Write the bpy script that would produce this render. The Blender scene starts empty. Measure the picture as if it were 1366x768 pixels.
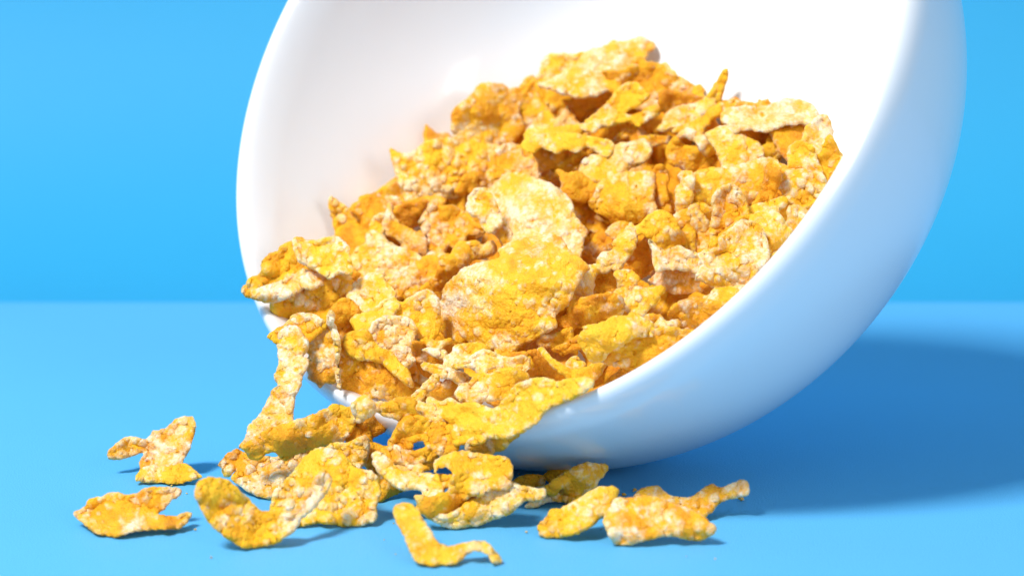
import bpy, math, random
import numpy as np
from mathutils import Vector, geometry
from mathutils.bvhtree import BVHTree

# ------------------------------------------------------------------ camera
SC = bpy.context.scene
COL = SC.collection
FPX = 3800.0                       # focal length in pixels of the 1366 px wide photograph
EL = math.radians(10.0)            # camera looks down by this much
CT = np.array([0.00820078, 0.49678298, -0.11833942])   # where the bowl stands, seen from the camera
CAM = -CT                          # bowl's point of contact is the world origin
FWD = np.array([0, math.cos(EL), -math.sin(EL)])
RGT = np.array([1.0, 0, 0])
UPV = np.cross(RGT, FWD)

cd = bpy.data.cameras.new('camera')
cam = bpy.data.objects.new('camera', cd)
COL.objects.link(cam)
cam.location = CAM.tolist()
cam.rotation_euler = (math.pi / 2 - EL, 0, 0)
cd.sensor_width = 36.0
cd.lens = FPX / 1366 * 36.0
cd.clip_start = 0.01
cd.clip_end = 20
cd.dof.use_dof = True
cd.dof.focus_distance = 0.488
cd.dof.aperture_fstop = 20.0
SC.camera = cam

# ------------------------------------------------------------------ light
w = bpy.data.worlds.new('World')
SC.world = w
w.use_nodes = True
w.node_tree.nodes['Background'].inputs[0].default_value = (1.0, 0.985, 0.96, 1)
w.node_tree.nodes['Background'].inputs[1].default_value = 0.38


def area_light(name, loc, target, size, power, color=(1, 1, 1), size_y=None):
    l = bpy.data.lights.new(name, 'AREA')
    l.energy = power
    l.color = color
    l.size = size
    if size_y:
        l.shape = 'RECTANGLE'
        l.size_y = size_y
    o = bpy.data.objects.new(name, l)
    COL.objects.link(o)
    o.location = loc
    o.rotation_euler = (Vector(target) - Vector(loc)).to_track_quat('-Z', 'Y').to_euler()
    return o


KD = np.array([-0.745 * math.cos(math.radians(54)), -0.67 * math.cos(math.radians(54)), math.sin(math.radians(54))])
area_light('key_lamp', (KD * 1.5).tolist(), (0, 0, 0.02), 0.32, 30.0, (1.0, 0.985, 0.965))
area_light('added_front_fill', (0.75, -1.15, 0.42), (0.03, 0, 0.04), 0.5, 4.6, (1.0, 0.98, 0.96))  # added fill lamp, brightens the shaded outside of the bowl

SC.view_settings.view_transform = 'Standard'
SC.view_settings.look = 'None'
SC.view_settings.exposure = 0.0
SC.view_settings.gamma = 1.0
SC.render.engine = 'CYCLES'
SC.cycles.max_bounces = 10
SC.cycles.diffuse_bounces = 6
SC.cycles.glossy_bounces = 4


# ------------------------------------------------------------------ helpers
def vec(px, py, z):
    px, py, z = np.broadcast_arrays(np.asarray(px, float), np.asarray(py, float), np.asarray(z, float))
    return CAM + z[..., None] * (FWD + ((px - 683) / FPX)[..., None] * RGT + ((384 - py) / FPX)[..., None] * UPV)


def ground_depth(py, h=0.0):
    """depth at which the ray of picture row py meets the height h"""
    dz = FWD[2] + (384 - py) / FPX * UPV[2]
    return (h - CAM[2]) / dz


def mesh_object(name, verts, faces, mat, loc=(0, 0, 0), smooth=True):
    me = bpy.data.meshes.new(name)
    me.from_pydata([tuple(v) for v in np.asarray(verts, float) - np.asarray(loc, float)], [], faces)
    me.update()
    if smooth:
        me.polygons.foreach_set('use_smooth', [True] * len(me.polygons))
    o = bpy.data.objects.new(name, me)
    o.location = tuple(loc)
    me.materials.append(mat)
    COL.objects.link(o)
    return o


def new_mat(name):
    m = bpy.data.materials.new(name)
    m.use_nodes = True
    nt = m.node_tree
    return m, nt, nt.nodes['Principled BSDF']


def nd(nt, kind, **kw):
    n = nt.nodes.new(kind)
    for k, v in kw.items():
        setattr(n, k, v)
    return n


# ------------------------------------------------------------------ materials
def paper_material(name, color):
    m, nt, b = new_mat(name)
    L = nt.links.new
    tc = nd(nt, 'ShaderNodeTexCoord')
    n1 = nd(nt, 'ShaderNodeTexNoise')
    n1.inputs['Scale'].default_value = 14
    n1.inputs['Detail'].default_value = 4
    L(tc.outputs['Object'], n1.inputs['Vector'])
    n2 = nd(nt, 'ShaderNodeTexNoise')
    n2.inputs['Scale'].default_value = 2600
    n2.inputs['Detail'].default_value = 3
    L(tc.outputs['Object'], n2.inputs['Vector'])
    mx = nd(nt, 'ShaderNodeMix', data_type='RGBA')
    mx.inputs['A'].default_value = (*[c * 0.95 for c in color], 1)
    mx.inputs['B'].default_value = (*[min(c * 1.05, 0.98) for c in color], 1)
    L(n1.outputs['Fac'], mx.inputs['Factor'])
    L(mx.outputs['Result'], b.inputs['Base Color'])
    bp = nd(nt, 'ShaderNodeBump')
    bp.inputs['Strength'].default_value = 0.45
    bp.inputs['Distance'].default_value = 0.0003
    L(n2.outputs['Fac'], bp.inputs['Height'])
    L(bp.outputs['Normal'], b.inputs['Normal'])
    b.inputs['Roughness'].default_value = 0.62
    b.inputs['Specular IOR Level'].default_value = 0.35
    return m


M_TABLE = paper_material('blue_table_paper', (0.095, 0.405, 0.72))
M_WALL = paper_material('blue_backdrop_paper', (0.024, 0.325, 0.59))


def porcelain():
    m, nt, b = new_mat('white_porcelain')
    L = nt.links.new
    tc = nd(nt, 'ShaderNodeTexCoord')
    n1 = nd(nt, 'ShaderNodeTexNoise')
    n1.inputs['Scale'].default_value = 35
    n1.inputs['Detail'].default_value = 2
    L(tc.outputs['Object'], n1.inputs['Vector'])
    bp = nd(nt, 'ShaderNodeBump')
    bp.inputs['Strength'].default_value = 0.06
    bp.inputs['Distance'].default_value = 0.002
    L(n1.outputs['Fac'], bp.inputs['Height'])
    L(bp.outputs['Normal'], b.inputs['Coat Normal'])
    b.inputs['Base Color'].default_value = (0.81, 0.825, 0.845, 1)
    b.inputs['Roughness'].default_value = 0.35
    b.inputs['Coat Weight'].default_value = 0.7
    b.inputs['Coat Roughness'].default_value = 0.12
    return m


M_BOWL = porcelain()


def flake_material():
    m, nt, b = new_mat('toasted_corn')
    L = nt.links.new
    tc = nd(nt, 'ShaderNodeTexCoord')
    oi = nd(nt, 'ShaderNodeObjectInfo')
    at = nd(nt, 'ShaderNodeAttribute', attribute_name='frost_light_tone')      # R frost with painted rim highlights, G tone with painted shade, B raised
    sp = nd(nt, 'ShaderNodeSeparateColor')
    L(at.outputs['Color'], sp.inputs['Color'])
    off = nd(nt, 'ShaderNodeVectorMath', operation='ADD')
    sc = nd(nt, 'ShaderNodeMath', operation='MULTIPLY')
    sc.inputs[1].default_value = 7.0
    L(oi.outputs['Random'], sc.inputs[0])
    L(tc.outputs['Object'], off.inputs[0])
    L(sc.outputs[0], off.inputs[1])

    def noise(scale, detail, rough=0.6):
        n = nd(nt, 'ShaderNodeTexNoise')
        n.inputs['Scale'].default_value = scale
        n.inputs['Detail'].default_value = detail
        n.inputs['Roughness'].default_value = rough
        L(off.outputs[0], n.inputs['Vector'])
        return n

    nA = noise(420, 5, 0.65)
    nB = noise(1500, 4, 0.6)
    nC = noise(160, 3, 0.5)
    vo = nd(nt, 'ShaderNodeTexVoronoi')
    vo.inputs['Scale'].default_value = 900
    L(off.outputs[0], vo.inputs['Vector'])

    def math2(op, a, bb):
        n = nd(nt, 'ShaderNodeMath', operation=op)
        for i, v in enumerate((a, bb)):
            if isinstance(v, (int, float)):
                n.inputs[i].default_value = v
            else:
                L(v, n.inputs[i])
        return n.outputs[0]

    def ramp(val, stops):
        r = nd(nt, 'ShaderNodeValToRGB')
        e = r.color_ramp.elements
        while len(e) > 1:
            e.remove(e[-1])
        e[0].position = stops[0][0]
        e[0].color = (*stops[0][1], 1)
        for p, c in stops[1:]:
            k = e.new(p)
            k.color = (*c, 1)
        L(val, r.inputs[0])
        return r.outputs['Color']

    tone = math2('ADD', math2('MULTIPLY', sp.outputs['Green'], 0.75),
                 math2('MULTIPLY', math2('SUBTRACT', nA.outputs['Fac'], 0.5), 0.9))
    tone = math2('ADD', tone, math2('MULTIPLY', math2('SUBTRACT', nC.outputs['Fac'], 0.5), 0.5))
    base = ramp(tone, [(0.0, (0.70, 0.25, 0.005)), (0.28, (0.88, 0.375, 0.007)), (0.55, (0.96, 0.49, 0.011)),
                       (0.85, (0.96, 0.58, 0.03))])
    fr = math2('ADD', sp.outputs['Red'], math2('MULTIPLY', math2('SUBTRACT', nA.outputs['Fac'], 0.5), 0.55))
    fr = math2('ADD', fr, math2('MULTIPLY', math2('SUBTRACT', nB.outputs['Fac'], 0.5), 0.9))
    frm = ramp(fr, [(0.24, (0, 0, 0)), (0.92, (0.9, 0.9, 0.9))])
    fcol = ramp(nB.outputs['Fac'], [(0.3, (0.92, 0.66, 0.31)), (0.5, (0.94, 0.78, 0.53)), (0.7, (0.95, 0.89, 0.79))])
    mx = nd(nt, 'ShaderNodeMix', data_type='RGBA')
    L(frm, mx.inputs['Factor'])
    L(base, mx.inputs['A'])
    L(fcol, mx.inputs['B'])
    # small toasted specks
    spk = ramp(vo.outputs['Distance'], [(0.05, (1, 1, 1)), (0.16, (0, 0, 0))])
    gate = ramp(nC.outputs['Fac'], [(0.5, (0, 0, 0)), (0.62, (1, 1, 1))])
    sg = math2('MULTIPLY', math2('MULTIPLY', spk, gate), 0.30)
    mx2 = nd(nt, 'ShaderNodeMix', data_type='RGBA')
    L(sg, mx2.inputs['Factor'])
    L(mx.outputs['Result'], mx2.inputs['A'])
    mx2.inputs['B'].default_value = (0.40, 0.13, 0.01, 1)
    L(mx2.outputs['Result'], b.inputs['Base Color'])
    hgt = math2('ADD', math2('MULTIPLY', nA.outputs['Fac'], 0.55), math2('MULTIPLY', nB.outputs['Fac'], 0.7))
    nD = noise(3600, 3, 0.6)
    hgt = math2('ADD', hgt, math2('MULTIPLY', nD.outputs['Fac'], 0.22))
    bp = nd(nt, 'ShaderNodeBump')
    bp.inputs['Strength'].default_value = 1.0
    bp.inputs['Distance'].default_value = 0.0009
    L(hgt, bp.inputs['Height'])
    L(bp.outputs['Normal'], b.inputs['Normal'])
    b.inputs['Roughness'].default_value = 0.42
    b.inputs['Specular IOR Level'].default_value = 0.35
    b.inputs['Subsurface Weight'].default_value = 0.28
    b.inputs['Subsurface Radius'].default_value = (1.0, 0.55, 0.12)
    b.inputs['Subsurface Scale'].default_value = 0.0011
    return m


M_FLAKE = flake_material()

# ------------------------------------------------------------------ setting
YF, RC = 0.155, 0.10            # where the paper starts to curve up, radius of the curve
mesh_object('table', [(-1.6, -1.2, 0), (1.6, -1.2, 0), (1.6, YF, 0), (-1.6, YF, 0)], [(0, 1, 2, 3)], M_TABLE)['kind'] = 'structure'
prof = [(YF, 0.0)] + [(YF + RC * math.sin(a), RC - RC * math.cos(a)) for a in np.linspace(0, math.pi / 2, 17)[1:]] + [(YF + RC, 1.2)]
bv, bf = [], []
for y, z in prof:
    bv += [(-1.6, y, z), (1.6, y, z)]
for i in range(len(prof) - 1):
    bf.append((2 * i, 2 * i + 1, 2 * i + 3, 2 * i + 2))
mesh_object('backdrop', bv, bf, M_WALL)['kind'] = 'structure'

# ------------------------------------------------------------------ bowl
R0 = 0.07
BH, BA, BB = 0.05719192480737307, 1.1700744226401358, 0.41851026699617744
BC = np.array([0.00621680909642136, 0.4945118051247007, -0.04674449684327155]) - CT
TH, PH = -0.7180050234942762, 0.5628066724783898
AX = np.array([math.sin(TH) * math.cos(PH), -math.cos(TH) * math.cos(PH), math.sin(PH)])   # out of the opening
E1 = np.cross(AX, [0, 0, 1.0]); E1 /= np.linalg.norm(E1)
E2 = np.cross(AX, E1)
WALL = 0.0046


def bowl_profile():
    t = np.linspace(0, 1, 110)
    h = BH * np.sin(t * math.pi / 2) ** BA
    r = 1.013 * R0 * np.cos(t * math.pi / 2) ** BB
    h[0], r[-1] = 0, 0
    P = np.stack([r, h], 1)
    T = np.gradient(P, axis=0)
    T /= np.linalg.norm(T, axis=1)[:, None] + 1e-12
    N = np.stack([-T[:, 1], T[:, 0]], 1)
    N[N[:, 0] > 0] *= -1
    N[-1] = (0, -1)
    inn = P + N * WALL                                   # inner wall: outer wall moved inwards
    W1, H1, W2, H2 = WALL * 0.55, 0.0065, WALL * 0.45, 0.0085
    ph = np.linspace(0, math.pi / 2, 18)
    ho = H1 * (1 - np.cos(ph))                           # rounded shoulder outside
    sh_out = np.stack([np.interp(ho, P[:, 1], P[:, 0]) - W1 * (1 - np.sin(ph)), ho], 1)
    hi = H2 * (1 - np.cos(ph))                           # rounded shoulder inside
    mono = inn[inn[:, 0] > 0.02]
    sh_in = np.stack([np.interp(hi, mono[:, 1], mono[:, 0]) + W2 * (1 - np.sin(ph)), hi], 1)
    out = P[P[:, 1] > H1 + 0.0004]
    inner = inn[(inn[:, 1] > H2 + 0.0004) & (inn[:, 0] > 0)][:-1]
    inner = np.vstack([inner, [0, BH - WALL]])
    crest = (sh_out[0] + sh_in[0]) / 2
    return np.vstack([out[::-1], sh_out[:0:-1], crest, sh_in[1:], inner])   # pole outside, over the lip, pole inside


prof = bowl_profile()
NS = 192
bv, bf = [], []
for r, h in prof[1:-1]:
    for k in range(NS):
        q = 2 * math.pi * k / NS
        bv.append(BC - AX * h + r * (math.cos(q) * E1 + math.sin(q) * E2))
n_r = len(prof) - 2
for i in range(n_r - 1):
    for k in range(NS):
        k2 = (k + 1) % NS
        bf.append((i * NS + k, i * NS + k2, (i + 1) * NS + k2, (i + 1) * NS + k))
bv.append(BC - AX * prof[0][1]); p0 = len(bv) - 1
bv.append(BC - AX * prof[-1][1]); p1 = len(bv) - 1
for k in range(NS):
    k2 = (k + 1) % NS
    bf.append((p0, k2, k))
    bf.append((p1, (n_r - 1) * NS + k, (n_r - 1) * NS + k2))
zmin = min(v[2] for v in bv)
bowl = mesh_object('bowl', bv, bf, M_BOWL, loc=(BC[0], BC[1], 0))
bowl['label'] = 'round glossy white porcelain bowl tipped on its side, spilling golden flakes onto blue table'
bowl['category'] = 'bowl'
BVH = BVHTree.FromPolygons([Vector(v) for v in bv], bf)


def bowl_hits(px, py):
    o = Vector(CAM)
    d = Vector(vec(px, py, 1.0) - CAM)
    ln = d.length
    d = d / ln
    hits, pos = [], 0.0
    while len(hits) < 6:
        r = BVH.ray_cast(o + d * (pos + 1e-5), d)
        if r[0] is None:
            break
        pos += 1e-5 + r[3]
        hits.append(pos / ln)
    return hits


def rim_depth(px, py):
    """depth at which the ray meets the plane of the bowl's rim"""
    d = vec(px, py, 1.0) - CAM
    return float(((BC - CAM) @ AX) / (d @ AX))


def inner_depth(px, py):
    h = bowl_hits(px, py)
    return h[-2] if len(h) % 2 == 0 and len(h) >= 2 else None


# pile surface: a smooth sheet through these picture points
CP = []
for px, py, kind, mm in ((537, 545, 'r', -3), (400, 430, 'r', -2), (640, 580, 'r', -4), (860, 60, 'i', -9), (720, 90, 'i', -9), (600, 140, 'i', -8),
                         (525, 215, 'i', -7), (440, 275, 'i', -6), (350, 370, 'i', -4), (1000, 140, 'i', -10), (1085, 170, 'i', -10),
                         (1115, 225, 'r', 45), (1000, 380, 'r', 26), (880, 470, 'r', 14), (780, 530, 'r', 6)):
    z = rim_depth(px, py) if kind == 'r' else inner_depth(px, py)
    CP.append((px, py, z + mm * 0.001))
CP = np.array(CP)


def basis(px, py):
    x = (np.asarray(px, float) - 700) / 400
    y = (np.asarray(py, float) - 320) / 250
    return np.stack([np.ones_like(x), x, y, x * x, x * y, y * y], -1)


PC = np.linalg.lstsq(basis(CP[:, 0], CP[:, 1]), CP[:, 2], rcond=None)[0]


def pile_depth(px, py):
    return basis(px, py) @ PC



# ------------------------------------------------------------------ flakes
# Outlines as picture points of the enlarged photograph: origin and scale of the enlargement, then x, y pairs.
ZO = {'1': (510, 45), '2': (700, 35), '3': (880, 80), '4': (430, 175), '5': (620, 165), '6': (800, 165), '7': (900, 200), '8': (315, 290),
      '9': (470, 290), 'a': (660, 290), 'b': (840, 290), 'c': (345, 400), 'd': (540, 400), 'e': (740, 400), 'f': (285, 490), 'g': (480, 490),
      'h': (480, 570), 'i': (280, 570), 'j': (640, 590), 'J': (90, 540), 'K': (290, 540), 'L': (490, 568), 'M': (690, 560)}
FL = []


def F(z, label, pts, **o):
    s = 3.841 if z in 'JKLM' else 5.332
    ox, oy = ZO[z]
    p = np.array(pts, float).reshape(-1, 2) / s + (ox, oy)
    if 'folds' in o:
        o['folds'] = [(a / s + ox, b / s + oy, c / s + ox, d / s + oy, k) for a, b, c, d, k in o['folds']]
    if 'hole' in o:
        o['hole'] = np.array(o['hole'], float).reshape(-1, 2) / s + (ox, oy)
    FL.append(dict(label=label, p=p, **o))


# ---- top of the pile, from the back
F('2', 'yellow bumpy flake standing upright behind the topmost pale plate of the pile', [0,440, 20,400, 95,340, 115,260, 160,205, 240,190, 350,200, 420,190, 480,260, 450,420, 350,520, 330,590, 250,640, 130,690, 20,720, -30,640, -20,520], sx=-.2, sy=.2, fr=.25, tone=.7)
F('2', 'broad frosted flake leaning at the back, right behind the topmost pale plate', [810,270, 880,250, 960,270, 1040,340, 1140,375, 1200,420, 1200,490, 1060,540, 900,580, 790,590, 700,450], sx=.3, sy=.4, fr=.35, tone=.35)
F('2', 'narrow rolled rim of flake at the upper right edge of the peak', [850,590, 950,550, 1080,530, 1180,490, 1200,430, 1245,412, 1278,450, 1270,510, 1220,545, 1100,570, 1000,610, 900,610], sx=.1, sy=.9, fr=.2, tone=.55, c=(.7,100))
F('2', 'shaded orange flake tucked under the front edge of the topmost pale plate', [270,530, 400,515, 510,490, 620,460, 600,520, 540,570, 470,600, 430,650, 390,660, 340,590], sx=0, sy=-.5, fr=.1, tone=.25)
F('2', 'topmost plate of the pile, pinkish frosted and slightly dished', [90,410, 150,390, 240,350, 290,310, 370,270, 400,220, 470,160, 560,140, 630,95, 690,110, 760,95, 820,75, 880,95, 930,130, 925,170, 880,200, 870,240, 820,280, 800,340, 740,360, 680,410, 640,450, 560,480, 500,510, 400,520, 340,510, 270,490, 190,460, 120,440], sx=-.2, sy=1.2, fr=.62, tone=.45, c=(-.35,80))
F('1', 'round golden lump of flake at the upper left shoulder of the pile', [490,570, 530,510, 620,440, 700,355, 800,352, 870,362, 900,385, 950,385, 1020,420, 1025,480, 985,530, 980,570, 1010,650, 1010,700, 960,760, 850,810, 700,830, 560,800, 500,710, 485,630], sx=.1, sy=.3, fr=.3, tone=.5, c=(.6,30), folds=[(840,300,830,800,-.9)])
F('4', 'large yellow beaded flake with a pointed left corner against the bowl wall', [475,140, 490,120, 540,150, 620,160, 690,110, 740,65, 850,55, 930,50, 1000,80, 1080,60, 1200,90, 1260,110, 1200,150, 1190,230, 1150,290, 1160,350, 1100,420, 1000,460, 860,480, 740,470, 600,500, 560,440, 540,370, 500,250], sx=.1, sy=.35, fr=.35, tone=.75, bl=1.5)
F('4', 'crumpled orange flake left of the smooth pale shell shaped flake', [1050,280, 1180,220, 1180,320, 1260,330, 1240,400, 1150,440, 1050,430, 1000,460, 940,430, 980,340], sx=.2, sy=.2, fr=.3, tone=.3)
F('2', 'pale knobbly flake wedged below the upright flake left of the peak', [0,760, 60,680, 110,620, 180,600, 230,660, 300,570, 350,620, 380,680, 430,710, 440,770, 300,810, 100,830], sx=0, sy=.7, fr=.55, tone=.5)
F('2', 'flake dotted with white sugar spots in the gap right below the topmost plate', [430,670, 520,600, 610,510, 640,460, 740,390, 770,400, 815,400, 830,440, 890,490, 880,520, 840,550, 780,590, 700,610, 640,630, 560,660, 470,690], sx=-.3, sy=.7, fr=.3, tone=.65)
F('2', 'thin yellow wavy strip lying across the pile under the sugar spotted flake', [400,700, 470,680, 600,650, 700,620, 760,630, 830,610, 900,590, 965,610, 950,640, 900,660, 850,690, 800,700, 760,680, 680,690, 620,710, 540,720, 490,755, 420,740], sx=.1, sy=.8, fr=.3, tone=.7, c=(.4,100))
F('3', 'slender spike of flake pointing up right of the peak', [340,250, 400,150, 440,90, 475,55, 487,100, 465,180, 450,260, 440,310, 390,330, 340,300], sx=.4, sy=-.1, fr=.1, tone=.7)
F('3', 'long yellow strip at the foot of the pointed spike, upper of two', [0,470, 40,390, 130,330, 250,310, 340,260, 410,265, 370,350, 300,400, 220,430, 130,470, 70,505, 0,515, -30,500], sx=.2, sy=.8, fr=.4, tone=.7, c=(.5,110))
F('3', 'long yellow strip at the foot of the pointed spike, lower of two', [70,510, 160,460, 240,430, 330,380, 390,330, 440,300, 450,350, 400,420, 340,480, 300,520, 220,510, 140,515], sx=.3, sy=.7, fr=.3, tone=.65)
F('3', 'yellow flake peeking out from behind the wide pale plate at the right top', [450,330, 510,275, 560,290, 640,300, 700,300, 770,278, 775,320, 700,340, 560,350, 480,370], sx=.2, sy=.8, fr=.35, tone=.55)
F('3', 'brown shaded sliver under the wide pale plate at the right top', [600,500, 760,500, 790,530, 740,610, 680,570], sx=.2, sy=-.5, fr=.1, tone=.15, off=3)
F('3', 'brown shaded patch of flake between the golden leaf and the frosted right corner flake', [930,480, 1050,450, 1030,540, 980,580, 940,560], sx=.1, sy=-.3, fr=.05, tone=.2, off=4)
F('3', 'orange leaf shaped flake hanging below the wide pale plate', [740,620, 790,520, 850,480, 955,475, 930,560, 910,640, 840,700, 780,695, 735,670], sx=.1, sy=.1, fr=.2, tone=.75)
F('3', 'wide pale plate lying flat at the right top of the pile', [430,400, 470,340, 540,330, 620,320, 700,335, 780,320, 840,290, 920,270, 1000,280, 1060,300, 1110,340, 1120,390, 1060,440, 980,460, 900,470, 840,490, 760,510, 660,505, 560,500, 490,460, 440,440], sx=0, sy=1.5, fr=.72, tone=.45, c=(.25,90))
F('3', 'frosted flake folded over the upper right corner of the pile', [1040,470, 1090,430, 1130,390, 1190,390, 1220,450, 1235,520, 1170,580, 1140,660, 1100,650, 1050,590, 1015,570, 1020,520], sx=.3, sy=.3, fr=.55, tone=.6)
F('3', 'smooth golden flake wedged against the right rim of the bowl', [1150,640, 1170,570, 1215,530, 1245,560, 1280,640, 1315,700, 1325,768, 1270,850, 1200,900, 1140,800, 1125,700], sx=.5, sy=.1, fr=.12, tone=.65)
# ---- second row
F('5', 'smooth pale shell shaped flake in the upper left of the pile', [180,220, 220,180, 290,140, 350,135, 400,170, 430,230, 500,220, 530,280, 530,335, 440,345, 330,338, 260,338, 190,290], sx=-.1, sy=.6, fr=.55, tone=.4, bl=.25, c=(.5,60))
F('5', 'small frosted crumbly flake below the smooth pale shell shaped flake', [150,350, 200,300, 300,325, 400,340, 540,345, 500,390, 380,380, 260,370, 180,410], sx=0, sy=.8, fr=.55, tone=.4)
F('5', 'upper of two long wavy yellow ridges below the peak', [420,90, 450,40, 560,20, 640,20, 740,10, 850,0, 1000,-30, 1100,-15, 1060,20, 960,40, 900,60, 800,60, 700,55, 600,95, 480,140], sx=.05, sy=1.0, fr=.25, tone=.7, c=(.5,95))
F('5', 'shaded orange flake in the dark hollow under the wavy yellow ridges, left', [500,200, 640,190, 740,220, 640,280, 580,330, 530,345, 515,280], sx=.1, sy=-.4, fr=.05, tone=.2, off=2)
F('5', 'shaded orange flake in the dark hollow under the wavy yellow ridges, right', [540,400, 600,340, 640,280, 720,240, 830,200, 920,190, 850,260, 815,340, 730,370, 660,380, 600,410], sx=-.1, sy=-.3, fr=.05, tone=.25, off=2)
F('5', 'lower of two long wavy yellow ridges below the peak', [400,170, 420,120, 500,90, 600,60, 700,60, 800,70, 900,90, 1000,110, 1050,130, 1045,170, 960,205, 900,182, 860,170, 790,210, 730,190, 660,222, 600,190, 540,180, 490,210, 430,200], sx=.05, sy=.9, fr=.3, tone=.75)
F('6', 'small arched flake with a dark hollow, left of the shaded dish near the top', [100,110, 160,40, 240,15, 320,40, 335,95, 280,110, 190,110, 110,130], sx=0, sy=.5, fr=.35, tone=.5)
F('6', 'narrow frosted bridge of flake over a dark hole in the upper right', [270,90, 380,80, 500,85, 515,110, 450,150, 380,160, 330,150], sx=.1, sy=.7, fr=.55, tone=.5)
F('5', 'frosty ruffled flake behind the rounded dome flake', [815,310, 830,260, 890,225, 960,215, 1060,150, 1160,130, 1280,110, 1330,170, 1320,250, 1240,300, 1140,340, 1040,370, 940,410, 890,380, 820,350], sx=-.1, sy=.9, fr=.58, tone=.6, bl=1.2)
F('3', 'shaded golden dish behind the frosted saddle shaped flake', [40,680, 50,610, 110,540, 180,600, 260,620, 330,680, 400,690, 460,760, 350,800, 200,780, 80,750], sx=.1, sy=-.4, fr=.12, tone=.5, c=(-.5,80))
F('3', 'frosted curled lip hanging over the shaded golden dish', [110,560, 170,490, 250,500, 330,540, 400,590, 395,660, 340,692, 290,655, 250,595, 190,560], sx=.1, sy=.5, fr=.6, tone=.65)
F('3', 'frosted saddle shaped yellow flake above the big rolled flake', [320,530, 400,480, 470,468, 540,490, 600,540, 680,570, 730,620, 742,680, 700,710, 620,745, 540,770, 470,780, 420,720, 390,640], sx=.1, sy=.6, fr=.45, tone=.75)
F('3', 'yellow lobed flake standing behind the beaded flake at the right rim', [905,700, 912,630, 940,600, 1000,570, 1070,590, 1110,650, 1128,720, 1160,800, 1080,820, 1000,780, 920,800], sx=.2, sy=.3, fr=.35, tone=.75)
F('7', 'big beaded golden flake touching the right rim of the bowl', [740,190, 785,130, 860,135, 930,130, 960,155, 1010,145, 1060,180, 1085,250, 1065,330, 1010,388, 930,408, 860,395, 790,340, 745,275], sx=.2, sy=.2, fr=.32, tone=.6, bl=1.5)
F('6', 'orange shaded side piece right of the rounded dome flake', [385,320, 420,285, 470,305, 498,360, 490,440, 490,520, 515,625, 480,635, 420,610, 385,540, 390,430], sx=.5, sy=.1, fr=.2, tone=.35)
F('7', 'rolled tube of flake in the right half of the pile', [120,220, 175,145, 280,130, 380,130, 480,100, 580,70, 650,55, 705,65, 650,140, 625,260, 605,310, 565,355, 520,390, 420,390, 300,400, 240,400, 135,375], sx=0, sy=.5, fr=.3, tone=.6, c=(1.1,98))
F('7', 'hollow open end of rolled flake, brown and shaded inside', [695,65, 740,80, 757,150, 750,240, 720,310, 650,365, 580,390, 555,375, 605,300, 630,200, 645,120], sx=-.7, sy=.1, fr=.08, tone=.25, c=(-.6,10))
F('7', 'yellow flake strip under the hollow end of the rolled flake', [520,430, 580,385, 680,360, 760,330, 805,345, 800,390, 720,440, 650,465, 560,475], sx=.1, sy=.7, fr=.3, tone=.65)
F('7', 'orange shard between the beaded flake and the right rim', [800,440, 830,390, 900,400, 960,450, 930,520, 870,580, 815,540], sx=.4, sy=.1, fr=.3, tone=.45, off=2)
F('7', 'small golden curl between the two upright leaves', [140,385, 210,375, 270,440, 240,500, 190,440], sx=.2, sy=.2, fr=.2, tone=.55)
F('7', 'pale narrow leaf standing next to the long upright leaf', [120,400, 170,388, 220,460, 242,520, 255,600, 245,700, 220,735, 150,735, 130,640, 115,500], sx=-.3, sy=.1, fr=.6, tone=.5)
F('7', 'golden cone shaped flake standing in front of the rolled tube', [270,430, 263,350, 300,275, 340,262, 400,240, 440,258, 480,300, 510,360, 527,430, 505,490, 440,520, 390,570, 310,630, 255,700, 238,660, 250,540, 260,470], sx=.1, sy=.2, fr=.3, tone=.5, folds=[(345,250,290,430,-.7)])
F('7', 'thin golden strip along the foot of the cone shaped flake', [250,690, 300,610, 380,550, 440,505, 480,465, 540,455, 565,480, 490,505, 420,565, 340,625, 300,695], sx=.2, sy=.5, fr=.15, tone=.5)
F('7', 'long frosted upright leaf in front of the rolled tube', [0,280, 40,230, 18,180, 60,145, 130,155, 147,230, 132,330, 132,430, 122,500, 150,580, 155,680, 140,735, 90,690, 60,580, 10,480], sx=-.3, sy=.15, fr=.5, tone=.65)
# ---- middle left
F('4', 'upright flake with a pointed tip at the left end of the pile', [40,490, 65,455, 110,490, 170,530, 200,570, 250,590, 272,650, 280,720, 305,790, 240,850, 180,900, 110,820, 90,720, 65,620, 45,540], sx=-.2, sy=.1, fr=.28, tone=.65, bl=1.3)
F('4', 'brownish crumpled flake behind the pointed upright flake at the left', [190,550, 250,490, 270,460, 340,445, 390,435, 430,460, 520,460, 570,490, 510,540, 480,600, 430,610, 380,590, 340,660, 320,730, 285,730, 265,640, 230,590], sx=0, sy=.4, fr=.35, tone=.3)
F('4', 'orange flake with a rolled rim above the dark hollow at the left', [500,560, 590,500, 700,465, 840,455, 890,500, 780,530, 730,510, 640,505, 560,550, 520,630], sx=0, sy=.5, fr=.25, tone=.4)
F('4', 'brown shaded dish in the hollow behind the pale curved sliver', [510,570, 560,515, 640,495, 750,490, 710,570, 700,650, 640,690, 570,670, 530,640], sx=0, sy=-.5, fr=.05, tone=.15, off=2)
F('4', 'narrow frosted flake standing left of the pale curved sliver', [300,790, 330,680, 370,600, 430,580, 440,640, 425,720, 460,770, 430,820, 330,830], sx=-.2, sy=.2, fr=.5, tone=.55)
F('9', 'knobbly orange flake left of the pale oval flake', [470,30, 500,-30, 560,-110, 620,-90, 720,-90, 780,-50, 860,10, 900,60, 940,110, 890,135, 820,132, 790,185, 700,205, 640,255, 590,285, 530,285, 515,220, 540,150, 520,140, 490,80], sx=-.1, sy=.6, fr=.42, tone=.4, bl=1.5)
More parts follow.
